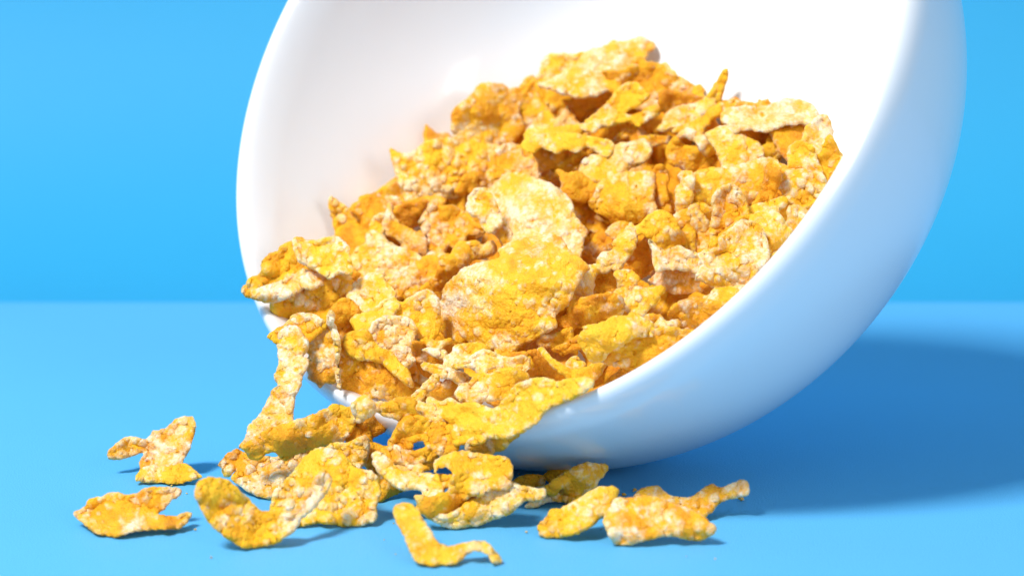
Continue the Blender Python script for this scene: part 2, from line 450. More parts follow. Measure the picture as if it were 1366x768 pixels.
F('9', 'pale curved sliver like a peeled shell at the left of the pile', [215,60, 222,0, 240,-60, 257,-105, 280,-95, 290,-30, 330,30, 400,70, 490,110, 525,150, 530,210, 515,265, 470,255, 410,225, 360,195, 300,155, 240,120], sx=-.3, sy=.4, fr=.65, tone=.4, bl=.4, c=(.5,45))
F('8', 'pale frosted flake with pores below the pale curved sliver', [815,280, 860,210, 920,180, 925,110, 970,95, 1040,120, 1100,180, 1230,230, 1305,270, 1285,315, 1200,365, 1130,445, 1120,510, 1050,500, 950,430, 880,430, 830,470, 815,400, 835,340], sx=-.1, sy=.7, fr=.62, tone=.65)
F('5', 'golden flake in shade behind the right edge of the frosted ridge flake', [780,560, 860,540, 900,620, 960,670, 1035,710, 990,775, 900,760, 830,700], sx=.2, sy=.3, fr=.15, tone=.5)
F('5', 'orange flake with a pale pointed tip beside the rounded dome flake', [645,335, 690,330, 730,350, 800,340, 850,370, 930,420, 925,490, 890,560, 820,570, 770,540, 700,490, 680,410], sx=.3, sy=.2, fr=.25, tone=.4)
F('5', 'rounded dome flake with bright speckles near the middle right', [918,500, 935,440, 1000,390, 1100,355, 1240,340, 1340,348, 1358,430, 1345,540, 1365,600, 1290,665, 1240,705, 1140,695, 1050,695, 980,660, 910,620, 885,570], sx=-.1, sy=.5, fr=.33, tone=.6, c=(.8,80), bl=.8)
F('a', 'orange knobbly flake in shade left of the arching pale strip', [640,230, 660,190, 720,115, 780,105, 845,160, 835,215, 780,245, 740,285, 700,275], sx=.1, sy=.2, fr=.2, tone=.3, off=2, bl=1.4)
F('a', 'thin brown slice beside the right corner of the largest flake', [590,250, 640,235, 690,265, 720,320, 670,335, 610,300], sx=.1, sy=-.3, fr=.15, tone=.2)
F('5', 'heavily frosted flake with yellow windows above the largest flake', [175,470, 230,410, 290,350, 380,342, 480,370, 600,420, 700,480, 770,570, 775,620, 810,680, 855,740, 885,780, 850,815, 840,900, 800,945, 700,890, 560,850, 420,850, 330,820, 300,720, 250,640, 225,560], sx=-.1, sy=.7, fr=.75, tone=.6, folds=[(560,340,420,860,.9), (860,560,300,720,.5)])
F('4', 'small frosted tail of flake below the pale oval flake', [1190,700, 1270,630, 1330,680, 1360,760, 1360,840, 1290,825, 1250,760], sx=-.2, sy=.2, fr=.45, tone=.55)
F('4', 'pale oval flake with pores in the left middle of the pile', [1020,530, 1040,460, 1090,405, 1150,400, 1200,440, 1240,510, 1272,600, 1272,680, 1230,705, 1190,732, 1140,690, 1110,620, 1060,600, 1025,560], sx=-.2, sy=.4, fr=.52, tone=.6)
F('9', 'knobbly orange flake left of the tongue shaped flake', [295,500, 310,440, 370,390, 440,310, 520,270, 600,255, 680,255, 650,330, 600,420, 500,490, 440,545, 380,575, 310,565], sx=-.1, sy=.6, fr=.35, tone=.45, bl=1.4)
F('9', 'tongue shaped flake with an orange shaded underside, left of the largest flake', [485,500, 560,430, 600,380, 635,260, 680,280, 740,190, 800,170, 870,163, 930,190, 990,158, 1027,220, 1012,262, 960,285, 860,315, 790,365, 740,405, 690,435, 655,485, 630,575, 590,535, 540,512], sx=-.2, sy=.5, fr=.25, tone=.5, folds=[(480,470,1040,200,1.1)])
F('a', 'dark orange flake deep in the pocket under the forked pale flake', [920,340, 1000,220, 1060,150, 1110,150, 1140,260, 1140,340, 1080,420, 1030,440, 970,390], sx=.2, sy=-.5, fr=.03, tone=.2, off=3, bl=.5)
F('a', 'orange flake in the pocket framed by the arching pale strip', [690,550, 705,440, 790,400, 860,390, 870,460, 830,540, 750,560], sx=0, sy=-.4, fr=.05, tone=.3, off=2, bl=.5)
F('a', 'yellow flake at the upper left of the arching pale strip', [785,110, 830,50, 880,28, 970,40, 940,80, 890,140, 830,150], sx=0, sy=.6, fr=.35, tone=.65)
F('b', 'yellow winged flake in the right middle of the pile', [0,30, 50,60, 90,20, 160,-40, 220,-60, 290,-30, 340,30, 380,110, 412,190, 400,225, 340,200, 290,225, 250,230, 200,175, 140,145, 60,115, 10,90], sx=.1, sy=.5, fr=.25, tone=.75, folds=[(100,120,260,50,.6)])
F('b', 'brown frosted flake with round pores below the pointed frosted flake', [130,455, 190,400, 280,360, 380,360, 460,390, 500,430, 490,490, 530,520, 450,545, 360,550, 290,545, 250,505, 200,485], sx=0, sy=.3, fr=.5, tone=.15)
F('b', 'pointed frosted flake next to the large pitted flake', [130,160, 160,158, 200,200, 250,235, 300,208, 360,198, 420,228, 475,260, 510,330, 480,380, 400,385, 330,372, 260,375, 190,385, 168,330, 158,260], sx=.1, sy=.5, fr=.52, tone=.6)
F('b', 'bright yellow frilled flake at the right rim beside the large pitted flake', [850,0, 930,-40, 1010,-60, 1080,-20, 1120,40, 1167,110, 1142,172, 1080,218, 1010,252, 975,190, 940,90], sx=.2, sy=.4, fr=.28, tone=.85)
F('b', 'small pale smooth flake tucked under the right rim', [1000,330, 1020,260, 1080,222, 1135,215, 1120,270, 1060,320, 995,355], sx=.3, sy=.5, fr=.55, tone=.7, bl=.2)
F('b', 'large pitted pale flake with round holes, near the right rim', [460,440, 500,330, 490,255, 560,225, 640,210, 635,140, 720,70, 790,18, 860,20, 940,70, 985,170, 995,260, 985,320, 905,410, 840,472, 760,482, 660,492, 580,492, 500,455], sx=0, sy=.6, fr=.62, tone=.6, folds=[(460,430,1000,350,1.0)], pits=6, bl=.8)
F('a', 'arching pale strip bent like a bow in the middle of the pile', [570,580, 580,520, 620,450, 650,370, 690,330, 720,330, 750,260, 830,230, 835,170, 900,110, 940,58, 990,68, 1017,130, 1002,220, 952,300, 900,355, 840,375, 800,400, 740,402, 715,440, 700,530, 660,570], sx=-.1, sy=.5, fr=.6, tone=.65)
F('a', 'small yellow lump under the arching pale strip', [840,400, 880,368, 940,368, 990,380, 1037,440, 990,495, 950,565, 910,585, 860,545, 870,470], sx=0, sy=.3, fr=.22, tone=.65)
F('b', 'frosted scrap lying along the right rim above the shaded orange flake', [530,570, 570,540, 600,500, 700,490, 780,478, 870,472, 860,530, 810,575, 735,625, 680,625, 620,590], sx=.3, sy=.6, fr=.5, tone=.65)
F('e', 'orange flake with white streak and frosted crest along the right rim', [795,115, 830,40, 900,0, 980,-25, 1100,-5, 1200,15, 1255,35, 1200,110, 1090,195, 1005,230, 930,205, 875,175, 885,130, 830,130], sx=.2, sy=.2, fr=.28, tone=.35, folds=[(780,70,1250,10,.7)])
F('e', 'small ragged flake in the dark gap by the right rim', [645,115, 690,93, 760,110, 800,150, 872,128, 895,180, 830,200, 750,195, 705,175], sx=0, sy=.2, fr=.3, tone=.45, off=2)
F('a', 'pale yellow ragged flake above the dark gap by the right rim', [925,600, 960,540, 1000,488, 1060,500, 1130,490, 1200,486, 1217,512, 1182,562, 1150,622, 1100,652, 1060,692, 1000,702, 955,685, 930,640], sx=0, sy=.5, fr=.4, tone=.85)
F('a', 'caramel flake with a white frosted tip right of the largest flake', [440,720, 510,680, 520,620, 600,570, 650,560, 740,545, 830,530, 900,560, 925,590, 935,650, 885,692, 800,715, 700,755, 600,785, 510,785, 450,775], sx=0, sy=.2, fr=.32, tone=.35, folds=[(430,700,920,560,.9)])
F('d', 'orange flap under the lower right corner of the largest flake', [930,310, 985,260, 1080,235, 1180,190, 1200,245, 1150,305, 1060,340, 980,335], sx=.1, sy=-.3, fr=.15, tone=.45)
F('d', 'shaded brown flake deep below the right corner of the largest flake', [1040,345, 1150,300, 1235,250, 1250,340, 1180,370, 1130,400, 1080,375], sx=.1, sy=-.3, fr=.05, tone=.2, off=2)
FL.append(dict(label='largest flake, broad and creased, in the front centre of the pile', sx=.2, sy=-.05, fr=.30, tone=.6, bl=.9, pale=[(606, 400, 24, .55), (640, 362, 22, .5), (600, 440, 20, .4), (700, 330, 20, .3), (650, 464, 30, .3)],
    folds=[(785, 380, 655, 372, 1.4), (690, 330, 668, 480, .9)], c=(.3, 20),
    p=np.array([590,395, 594,380, 605,369, 618,357.5, 633,352, 648,348, 665,343.5, 663,335, 672.5,327.5, 690,320, 711,314.5, 735,312.5, 750,318, 757.5,331, 769,340.6, 786.6,355.6, 780,367, 770.6,380, 765,395, 757.5,408, 742.5,421, 742.5,435.6, 727.5,445, 712.5,454, 697.5,460, 682.5,469, 671,473, 662,467.5, 645,460, 624,454, 615,456, 604,458, 590.6,443, 588.5,424]).reshape(-1, 2)))
# ---- left edge
F('8', 'yellow flake poking over the left lip of the bowl, upper', [80,440, 170,390, 180,310, 230,258, 290,238, 310,200, 390,168, 415,250, 430,310, 490,350, 500,380, 400,430, 250,480, 110,500], sx=.1, sy=.4, fr=.25, tone=.6, bl=1.3)
F('8', 'orange flake hanging below the frosted lobe at the left lip', [240,630, 330,610, 400,555, 470,520, 540,510, 600,490, 660,450, 700,410, 780,403, 822,430, 818,470, 782,520, 740,570, 685,635, 660,700, 620,760, 500,760, 380,750, 330,722, 270,690], sx=-.1, sy=-.2, fr=.15, tone=.4, bl=1.1)
F('8', 'frosted lobe reaching furthest left over the lip of the bowl', [35,500, 70,478, 100,515, 240,470, 330,440, 420,400, 480,358, 540,390, 600,410, 657,455, 610,492, 530,522, 480,512, 420,552, 380,572, 320,602, 240,612, 170,602, 110,582, 55,560], sx=0, sy=1.1, fr=.62, tone=.5, folds=[(30,560,500,545,1.8)])
F('8', 'bright frosted plate at the left of the pile against the bowl wall', [400,160, 450,138, 520,160, 600,150, 690,128, 760,158, 808,210, 805,260, 835,340, 820,405, 740,405, 660,442, 590,392, 500,352, 440,312, 408,240], sx=0, sy=.6, fr=.55, tone=.75)
F('8', 'pale yellow flake with a porous ring, left middle of the pile', [780,550, 800,500, 880,430, 960,390, 1040,398, 1065,450, 1115,500, 1140,570, 1060,650, 990,668, 900,668, 860,612, 825,580], sx=-.1, sy=.6, fr=.5, tone=.72)
F('c', 'orange inner face of a bent flake below the pale yellow porous flake', [505,80, 540,20, 580,-10, 640,-15, 690,20, 735,85, 710,115, 660,130, 660,190, 710,205, 650,250, 610,270, 590,330, 560,260, 530,150], sx=.5, sy=-.1, fr=.15, tone=.35, folds=[(720,25,520,30,.9)])
F('9', 'frosted flake left of the largest flake, with a straight right edge', [290,580, 350,600, 430,550, 530,510, 590,540, 625,600, 632,720, 615,835, 560,860, 470,860, 430,770, 400,710, 330,695, 260,695, 225,640], sx=0, sy=.35, fr=.42, tone=.65)
F('9', 'bright yellow elongated flake left of the frosted straight edged flake', [-20,740, 20,690, 130,660, 200,600, 300,570, 340,650, 250,710, 200,770, 130,790, 40,795], sx=-.1, sy=.6, fr=.25, tone=.85)
F('c', 'thin shaded shard below the triangular frosted flake', [1050,460, 1100,440, 1150,510, 1195,570, 1165,612, 1120,575], sx=.2, sy=-.2, fr=.2, tone=.4)
F('c', 'wide fine grained orange flake at the lower left lip of the bowl', [550,240, 600,330, 660,390, 740,430, 880,450, 960,520, 1070,600, 1135,630, 1115,675, 1050,695, 950,705, 860,705, 780,695, 680,695, 600,645, 565,560, 565,420], sx=0, sy=-.1, fr=.12, tone=.4, bl=.7)
F('c', 'triangular frosted flake above the curled strip, lower left', [790,190, 850,130, 900,108, 1000,108, 1087,140, 1122,200, 1112,260, 1097,330, 1102,430, 1065,475, 1000,425, 950,365, 880,335, 820,275], sx=0, sy=.2, fr=.58, tone=.55)
F('c', 'curled strip bent like a hook, lower left of the pile', [597,290, 620,240, 690,213, 780,213, 830,300, 870,338, 940,368, 1005,440, 1062,490, 1102,580, 1092,625, 1040,602, 960,532, 900,472, 820,442, 720,432, 650,402, 607,350], sx=0, sy=.5, fr=.3, tone=.65, folds=[(900,330,600,310,-.9)])
F('c', 'frosted brown flake with a white right edge above the gap at the lip', [350,530, 358,430, 358,300, 420,230, 490,188, 520,230, 550,300, 560,450, 570,560, 560,595, 470,602, 440,625, 390,582, 345,560], sx=-.2, sy=.2, fr=.52, tone=.35)
F('c', 'thin white edged rib of flake running down the lower left', [488,110, 510,62, 532,110, 542,180, 572,240, 584,330, 574,450, 584,560, 592,640, 562,622, 548,540, 556,450, 536,330, 516,240, 492,170], sx=-.3, sy=.1, fr=.72, tone=.5)
F('c', 'orange grainy flake under the tall leaning strip', [60,255, 120,200, 190,170, 250,98, 350,93, 430,118, 487,180, 440,235, 370,295, 330,265, 280,200, 190,205, 140,295, 95,288], sx=-.1, sy=.3, fr=.15, tone=.5)
# ---- lower front
F('d', 'flake with shade in its colour, sunk in the hollow left of the spoon shaped flake', [160,670, 240,590, 330,575, 420,630, 440,700, 360,740, 240,740], sx=0, sy=-.6, fr=0, tone=.1, off=4)  # lowest tone: shade of the hollow put into the colour
F('d', 'dark red brown flake, sunk in the gap right of the spoon shaped flake', [860,370, 960,360, 1050,430, 1130,540, 1060,580, 960,570, 870,540], sx=0, sy=-.6, fr=0, tone=.1, off=4)  # shade of the gap painted in through the low tone
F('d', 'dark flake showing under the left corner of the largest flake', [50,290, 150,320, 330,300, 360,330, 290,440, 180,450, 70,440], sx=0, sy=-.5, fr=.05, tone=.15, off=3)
F('d', 'small curved strip left of the largest flake, upper', [80,280, 150,280, 230,290, 320,278, 348,300, 280,332, 200,348, 140,312], sx=0, sy=.7, fr=.3, tone=.5)
F('d', 'small curved strip left of the largest flake, lower', [110,350, 160,338, 250,350, 295,360, 285,425, 230,412, 160,382], sx=0, sy=.6, fr=.4, tone=.5)
F('d', 'diagonal pale splinter at the lower left of the pile', [30,695, 100,630, 170,560, 220,538, 242,570, 212,622, 140,692, 90,715, 40,715], sx=-.2, sy=.2, fr=.6, tone=.6)
F('d', 'orange flake behind the long frosted strip below the largest flake', [690,385, 800,365, 870,372, 918,450, 890,500, 800,480], sx=.1, sy=.1, fr=.1, tone=.4)
F('d', 'pale curl directly under the left corner of the largest flake', [285,480, 278,410, 330,370, 350,325, 420,305, 520,298, 605,340, 530,375, 470,405, 440,435, 380,475, 320,505], sx=-.1, sy=.6, fr=.55, tone=.7)
F('d', 'frosted strip with a hooked left end, lower middle of the pile', [108,460, 150,438, 200,450, 280,460, 320,495, 400,508, 472,550, 440,592, 390,602, 330,572, 250,552, 180,512, 130,492], sx=0, sy=.6, fr=.5, tone=.6)
F('d', 'long frosted strip lying below the largest flake', [345,445, 430,430, 500,370, 560,348, 640,370, 700,400, 780,400, 850,393, 892,430, 892,480, 840,507, 780,482, 720,477, 640,482, 560,508, 500,502, 440,482, 390,492, 335,480], sx=.05, sy=.7, fr=.55, tone=.65)
F('d', 'spoon shaped flake with a shaded hollow and a white knob', [357,650, 400,600, 460,575, 510,520, 560,515, 610,520, 640,495, 760,475, 872,515, 872,552, 810,562, 760,622, 700,692, 620,722, 540,722, 460,702, 390,717, 360,692], sx=.1, sy=.3, fr=.25, tone=.6, c=(-.9,90))
F('d', 'small pale crumbly piece in the dark gap right of centre', [1140,450, 1180,408, 1220,393, 1252,430, 1285,450, 1230,482, 1165,478], sx=0, sy=.4, fr=.45, tone=.6, off=1)
F('d', 'drooping pale strip in the dark gap below the largest flake, right', [943,350, 985,338, 1040,400, 1110,448, 1200,488, 1290,468, 1400,438, 1425,480, 1375,565, 1300,545, 1200,558, 1140,542, 1070,502, 1000,422], sx=0, sy=.6, fr=.48, tone=.65)
F('e', 'dim brown flake behind the lower right rim', [260,650, 330,600, 400,540, 450,500, 520,488, 600,512, 520,575, 410,630, 310,680, 230,705], sx=.3, sy=.2, fr=.25, tone=.15, off=3)
F('e', 'orange spotted flake lying along the lower right rim', [345,430, 390,355, 440,330, 540,285, 640,255, 700,210, 760,183, 850,188, 940,208, 1020,218, 1010,265, 920,330, 810,402, 710,472, 610,522, 540,505, 450,475, 380,465], sx=.1, sy=-.1, fr=.25, tone=.42)
F('e', 'pale yellow flake with a frosted hood, right of the drooping strip', [158,290, 200,210, 188,190, 290,172, 340,158, 430,113, 510,118, 540,88, 620,113, 680,148, 708,180, 692,262, 600,262, 550,282, 480,322, 450,332, 430,345, 380,385, 350,435, 300,445, 250,445, 213,370], sx=.2, sy=.5, fr=.3, tone=.8, bl=.7, folds=[(190,250,700,200,.5)])
F('g', 'orange underside flap hanging at the lowest part of the right rim', [760,560, 860,530, 920,490, 1030,500, 1130,470, 1085,525, 1025,585, 940,605, 860,605, 785,597], sx=.1, sy=-.6, fr=.15, tone=.35, front=1)
F('g', 'frosted narrow strip over the lower lip, left of the long yellow flake', [385,250, 430,233, 480,288, 540,345, 600,378, 665,410, 600,405, 500,362, 430,342, 392,295], sx=0, sy=.5, fr=.45, tone=.6)
F('g', 'flake wrapped over the lowest lip of the bowl with a dark underside', [90,245, 200,238, 260,213, 360,208, 405,240, 395,290, 425,345, 370,335, 300,365, 200,355, 110,300], sx=0, sy=.6, fr=.38, tone=.45, folds=[(90,290,420,270,1.5)], front=1)
F('g', 'long yellow flake sweeping over the lower lip toward the right', [470,235, 500,203, 570,235, 640,213, 720,250, 800,238, 900,275, 960,290, 1010,230, 1060,190, 1090,130, 1200,80, 1320,70, 1400,95, 1480,80, 1600,65, 1667,95, 1652,135, 1600,180, 1500,232, 1370,282, 1300,342, 1270,392, 1200,442, 1120,482, 1030,512, 920,502, 860,542, 770,552, 700,542, 690,452, 660,402, 600,372, 540,357, 485,300], sx=-.8, sy=.7, fr=.36, tone=.8, front=1, folds=[(1680,40,1010,260,-.5)], c=(.2,120))
# ---- spilled below the lip
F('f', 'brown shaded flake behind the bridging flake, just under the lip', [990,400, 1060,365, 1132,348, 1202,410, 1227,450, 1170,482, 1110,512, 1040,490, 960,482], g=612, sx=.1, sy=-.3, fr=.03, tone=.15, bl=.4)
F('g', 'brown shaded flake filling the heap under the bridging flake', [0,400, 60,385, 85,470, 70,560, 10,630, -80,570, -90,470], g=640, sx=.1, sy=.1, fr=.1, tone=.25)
F('g', 'dim orange flake in the heap behind the winged flake', [50,540, 190,560, 270,650, 220,730, 100,740, 30,660], g=652, sx=.1, sy=.2, fr=.15, tone=.35)
F('g', 'dim orange flake in the heap behind the small orange knob', [210,580, 400,590, 545,640, 530,720, 320,750, 210,690], g=652, sx=0, sy=.2, fr=.15, tone=.35)
F('h', 'pale brown flake in shade below the winged flake on the table', [135,340, 200,380, 290,430, 300,458, 220,492, 148,532, 140,440], g=668, sx=.2, sy=.3, fr=.35, tone=.4, table=1)
F('g', 'orange flake with a notch showing blue, leaning on the lip', [203,520, 240,450, 290,370, 340,338, 430,338, 500,368, 560,390, 650,400, 692,450, 705,540, 702,572, 640,602, 560,622, 530,575, 512,548, 480,550, 445,523, 410,522, 376,548, 362,572, 320,562, 280,545, 210,545], g=634, sx=0, sy=.1, fr=.22, tone=.42, bl=.9)
F('g', 'knobbly orange flake in the heap under the notched flake', [145,590, 200,550, 250,543, 330,578, 400,590, 450,562, 520,547, 557,590, 540,645, 480,670, 400,672, 330,660, 260,670, 200,630], g=645, sx=0, sy=.5, fr=.25, tone=.4, bl=1.4)
F('c', 'tall pale strip leaning from the bowl lip down to the table', [133,250, 190,188, 280,186, 314,240, 352,290, 352,360, 317,400, 354,425, 347,480, 314,545, 302,620, 264,700, 252,780, 227,860, 150,895, 80,915, -20,965, -100,1015, -142,1048, -92,960, -62,880, -2,820, 48,730, 88,650, 133,600, 106,550, 138,470, 133,340], sx2=-.5, lean=((400, 440, 'r', -5), (320, 600, 'g', 648)), fr=.78, tone=.5, bl=.5, wav=.35, c=(.2,10))
F('f', 'bridging flake with a lit top and a dark underside, under the leaning strip', [195,565, 300,480, 400,428, 540,388, 580,368, 690,338, 780,298, 860,258, 960,278, 1002,310, 1012,380, 1000,445, 965,485, 900,525, 820,555, 740,535, 640,555, 560,575, 500,622, 420,605, 330,615, 240,595], g=668, sx=-.2, sy=1.0, fr=.18, tone=.5, folds=[(190,590,480,460,1.1), (480,460,980,490,.8)], bl=.6)
F('f', 'small bumpy yellow lump at the lip above the bridging flake', [975,260, 1060,198, 1112,218, 1147,270, 1142,332, 1082,372, 1022,392, 995,330], g=606, sx=0, sy=.2, fr=.4, tone=.8, front=1)
F('i', 'frosted knobbly flake at the far left of the spilled heap', [48,270, 110,200, 190,148, 250,178, 340,188, 420,200, 480,208, 560,170, 620,128, 700,130, 770,108, 832,130, 745,175, 665,245, 605,335, 525,395, 485,435, 440,505, 330,485, 260,445, 200,405, 150,365, 185,300, 130,345, 93,345, 83,290], g=655, sx=-.1, sy=.7, fr=.48, tone=.45, bl=1.3, table=1)
F('i', 'frosted flake peaking behind the broad beaded flake of the heap', [790,165, 870,108, 960,108, 1050,68, 1102,53, 1137,100, 1132,200, 1092,272, 1020,285, 960,205, 880,165], g=655, sx=.1, sy=.3, fr=.5, tone=.45)
F('h', 'small orange knob between the winged flake and the notched flake', [265,250, 300,203, 370,228, 440,258, 505,300, 445,315, 345,300, 288,292], g=655, sx=.1, sy=.5, fr=.4, tone=.5)
F('i', 'broad beaded flake standing at the front of the spilled heap', [428,560, 443,470, 500,408, 560,348, 620,278, 680,198, 760,148, 840,148, 940,178, 1022,260, 1082,298, 1152,308, 1202,370, 1217,470, 1192,560, 1182,660, 1100,692, 960,707, 880,692, 760,682, 640,692, 500,612, 438,590], g=701, sx=0, sy=.5, fr=.35, tone=.68, bl=1.6, table=1, folds=[(1220,330,480,390,.8)])
F('h', 'winged flake resting across the heap right of the broad beaded flake', [83,200, 110,168, 150,178, 200,210, 260,270, 300,312, 350,302, 430,322, 540,328, 650,338, 655,400, 580,452, 540,492, 470,492, 440,452, 360,442, 300,452, 240,422, 180,372, 110,302], g=672, sx=-.1, sy=.8, fr=.35, tone=.7, c=(-.4,20))
F('h', 'big curled flake like an open tube in front of the lip', [523,240, 570,208, 640,178, 740,163, 830,178, 920,188, 980,198, 1060,213, 1089,290, 1062,388, 960,398, 870,412, 830,468, 720,478, 640,445, 655,330, 620,285, 560,290, 530,320], g=668, sx=.1, sy=.6, fr=.32, tone=.6, c=(1.0,95), bl=.7)
F('j', 'small dark orange flake in the shadow beside the big curled flake', [228,280, 280,238, 350,228, 420,228, 462,270, 440,312, 350,328, 260,302], g=660, sx=0, sy=.8, fr=.12, tone=.3, table=1)
F('j', 'amber flake tip behind the wedge shaped flake on the table', [453,230, 510,176, 560,180, 640,160, 620,210, 520,280, 458,265], g=650, sx=.1, sy=.3, fr=.05, tone=.4, table=1)
F('j', 'wedge shaped flake with a bright crest, standing under the bowl', [470,310, 540,248, 610,208, 700,158, 760,138, 800,150, 890,143, 910,180, 892,230, 842,280, 827,332, 760,365, 700,375, 640,345, 580,315, 530,335], g=658, sx=.2, sy=.7, fr=.4, tone=.5, folds=[(470,350,800,170,1.6)], table=1)
F('h', 'shaded dish of flake behind the pale boat shaped flake at the heap front', [388,488, 430,478, 520,488, 580,458, 680,453, 740,478, 800,500, 790,600, 640,660, 500,650, 430,590], g=704, sx=.5, sy=-.2, fr=.22, tone=.5, table=1)
F('h', 'pale boat shaped flake at the front edge of the spilled heap', [425,560, 470,580, 540,608, 620,612, 700,572, 780,520, 850,448, 870,408, 930,388, 1030,398, 1090,388, 1180,418, 1260,428, 1310,440, 1280,472, 1180,522, 1120,572, 1050,622, 930,662, 860,692, 680,727, 600,702, 500,662, 440,605], g=706, pale=[(655, 655, 22, .5)], sx=.1, sy=.7, fr=.55, tone=.65, table=1, folds=[(500,690,1250,500,1.2)])
F('j', 'beaded pale strip lying behind the slanted oval flake', [325,455, 370,402, 350,362, 400,320, 460,308, 500,340, 560,323, 620,338, 722,380, 660,422, 590,430, 530,415, 480,430, 400,465], g=672, sx=.1, sy=1.0, fr=.55, tone=.7, bl=1.6, table=1)
# ---- lying on the table
F('J', 'butterfly shaped flake standing on the table at the back left', [203,240, 270,178, 320,158, 400,170, 440,130, 500,118, 560,68, 640,58, 657,100, 642,180, 602,272, 560,302, 480,325, 400,325, 365,312, 388,242, 330,262, 250,282, 208,272], g=622, sx=-.3, sy=.5, fr=.6, tone=.4, table=1, folds=[(440,130,370,320,-.7)])
F('J', 'small flat flake in front of the butterfly shaped flake', [348,380, 370,328, 430,308, 520,308, 600,298, 650,330, 688,365, 640,382, 560,407, 480,397, 420,397, 370,392], g=645, sx=0, sy=1.3, fr=.4, tone=.6, table=1)
F('J', 'double winged brown flake lying at the front left of the table', [28,550, 90,518, 110,478, 170,468, 240,443, 330,458, 400,423, 500,418, 577,428, 582,460, 532,490, 502,530, 470,555, 540,568, 632,543, 632,580, 570,632, 440,637, 330,652, 240,674, 140,652, 68,600], g=714, sx=0, sy=.4, fr=.42, tone=.38, table=1, folds=[(30,550,560,535,-1.5)])
F('M', 'flake with a raised right arm, furthest right on the table', [600,390, 650,343, 720,338, 790,385, 880,395, 950,348, 1000,323, 1045,345, 1160,303, 1190,345, 1177,387, 1100,402, 1040,427, 1000,472, 960,487, 880,455, 800,435, 700,405], g=684, sx=.1, sy=1.0, fr=.52, tone=.45, table=1)
F('j', 'slanted oval yellow flake with two white spots on the table', [412,610, 440,560, 480,518, 500,478, 580,468, 640,438, 720,388, 800,338, 880,313, 950,308, 992,345, 962,390, 932,460, 882,512, 830,572, 750,622, 660,662, 560,682, 450,672], g=717, sx=.1, sy=.8, fr=.35, tone=.68, table=1)
F('M', 'broad domed brown flake at the front right of the table', [438,520, 470,458, 500,398, 560,398, 640,388, 720,398, 800,428, 880,448, 950,488, 1010,538, 1022,570, 960,612, 880,617, 790,595, 690,612, 600,632, 510,642, 468,590], g=727, sx=0, sy=.8, fr=.42, tone=.4, table=1, c=(.4,90), folds=[(470,600,1000,560,.9)])
F('K', 'bent flake with one raised slender arm, front left of the heap', [-117,440, -82,380, 0,368, 60,388, 120,440, 180,500, 230,540, 320,540, 370,550, 420,490, 470,420, 530,333, 562,338, 587,385, 562,450, 502,522, 442,572, 392,642, 322,692, 240,722, 140,730, 60,692, -12,632, -62,572, -102,500], g=729, sx=-.2, sy=.6, fr=.22, tone=.55, table=1, pale=[(432, 640, 12, .7), (424, 662, 14, .7), (408, 685, 14, .5), (386, 715, 18, .5)], folds=[(230,480,200,760,-.9), (330,760,345,400,.5)], bl=.9)
F('L', 'curl shaped like a hook, nearest flake at the bottom of the table', [128,440, 158,398, 220,393, 262,430, 292,480, 332,540, 372,600, 440,608, 520,588, 600,588, 652,630, 692,690, 650,703, 610,655, 560,637, 520,652, 460,702, 380,712, 280,707, 228,670, 203,600, 158,510], g=752, sx=0, sy=.7, fr=.45, tone=.6, table=1, folds=[(380,560,220,640,1.0)])


# ------------------------------------------------------------------ noise
RT = np.random.RandomState(7).rand(256, 256)


def vnoise(x, y):
    xi, yi = np.floor(x).astype(int), np.floor(y).astype(int)
    fx, fy = x - xi, y - yi
    fx, fy = fx * fx * fx * (fx * (fx * 6 - 15) + 10), fy * fy * fy * (fy * (fy * 6 - 15) + 10)
    g = lambda a, b: RT[a & 255, b & 255]
    return (g(xi, yi) * (1 - fx) + g(xi + 1, yi) * fx) * (1 - fy) + (g(xi, yi + 1) * (1 - fx) + g(xi + 1, yi + 1) * fx) * fy - 0.5


def fbm(x, y, n=3):
    s, a = 0, 1.0
    for i in range(n):
        s = s + a * vnoise(x * 2 ** i + 17.3 * i, y * 2 ** i + 5.1 * i)
        a *= 0.55
    return s


def smooth_outline(p, step=2.6, rag=1.3, seed=0):
    n = len(p)
    out = []
    for i in range(n):
        p0, p1, p2, p3 = p[i - 1], p[i], p[(i + 1) % n], p[(i + 2) % n]
        m = max(2, int(np.hypot(*(p2 - p1)) / step))
        for k in range(m):
            t = k / m
            out.append(0.5 * (2 * p1 + (p2 - p0) * t + (2 * p0 - 5 * p1 + 4 * p2 - p3) * t * t + (3 * p1 - p0 - 3 * p2 + p3) * t ** 3))
    q = np.array(out)
    t = np.roll(q, -1, 0) - np.roll(q, 1, 0)
    t /= np.linalg.norm(t, axis=1)[:, None] + 1e-9
    nr = np.stack([t[:, 1], -t[:, 0]], 1)
    q = q + nr * (rag * 2.2 * fbm(q[:, 0] * .21 + seed * 3.7, q[:, 1] * .21 + seed * 1.3, 3))[:, None]
    keep = [0]
    for i in range(1, len(q)):
        if np.hypot(*(q[i] - q[keep[-1]])) > step * 0.62:
            keep.append(i)
    return q[keep]


def inside(P, poly):
    x, y = P[:, 0], P[:, 1]
    r = np.zeros(len(P), bool)
    for i in range(len(poly)):
        (x1, y1), (x2, y2) = poly[i - 1], poly[i]
        if y1 == y2:
            continue
        c = ((y1 > y) != (y2 > y)) & (x < (x2 - x1) * (y - y1) / (y2 - y1) + x1)
        r ^= c
    return r


def edge_distance(P, poly):
    A, B = poly, np.roll(poly, -1, 0)
    best = np.full(len(P), 1e9)
    for a, b in zip(A, B):
        v = b - a
        t = np.clip(((P - a) @ v) / (v @ v + 1e-9), 0, 1)
        d = np.hypot(P[:, 0] - a[0] - v[0] * t, P[:, 1] - a[1] - v[1] * t)
        np.minimum(best, d, out=best)
    return best


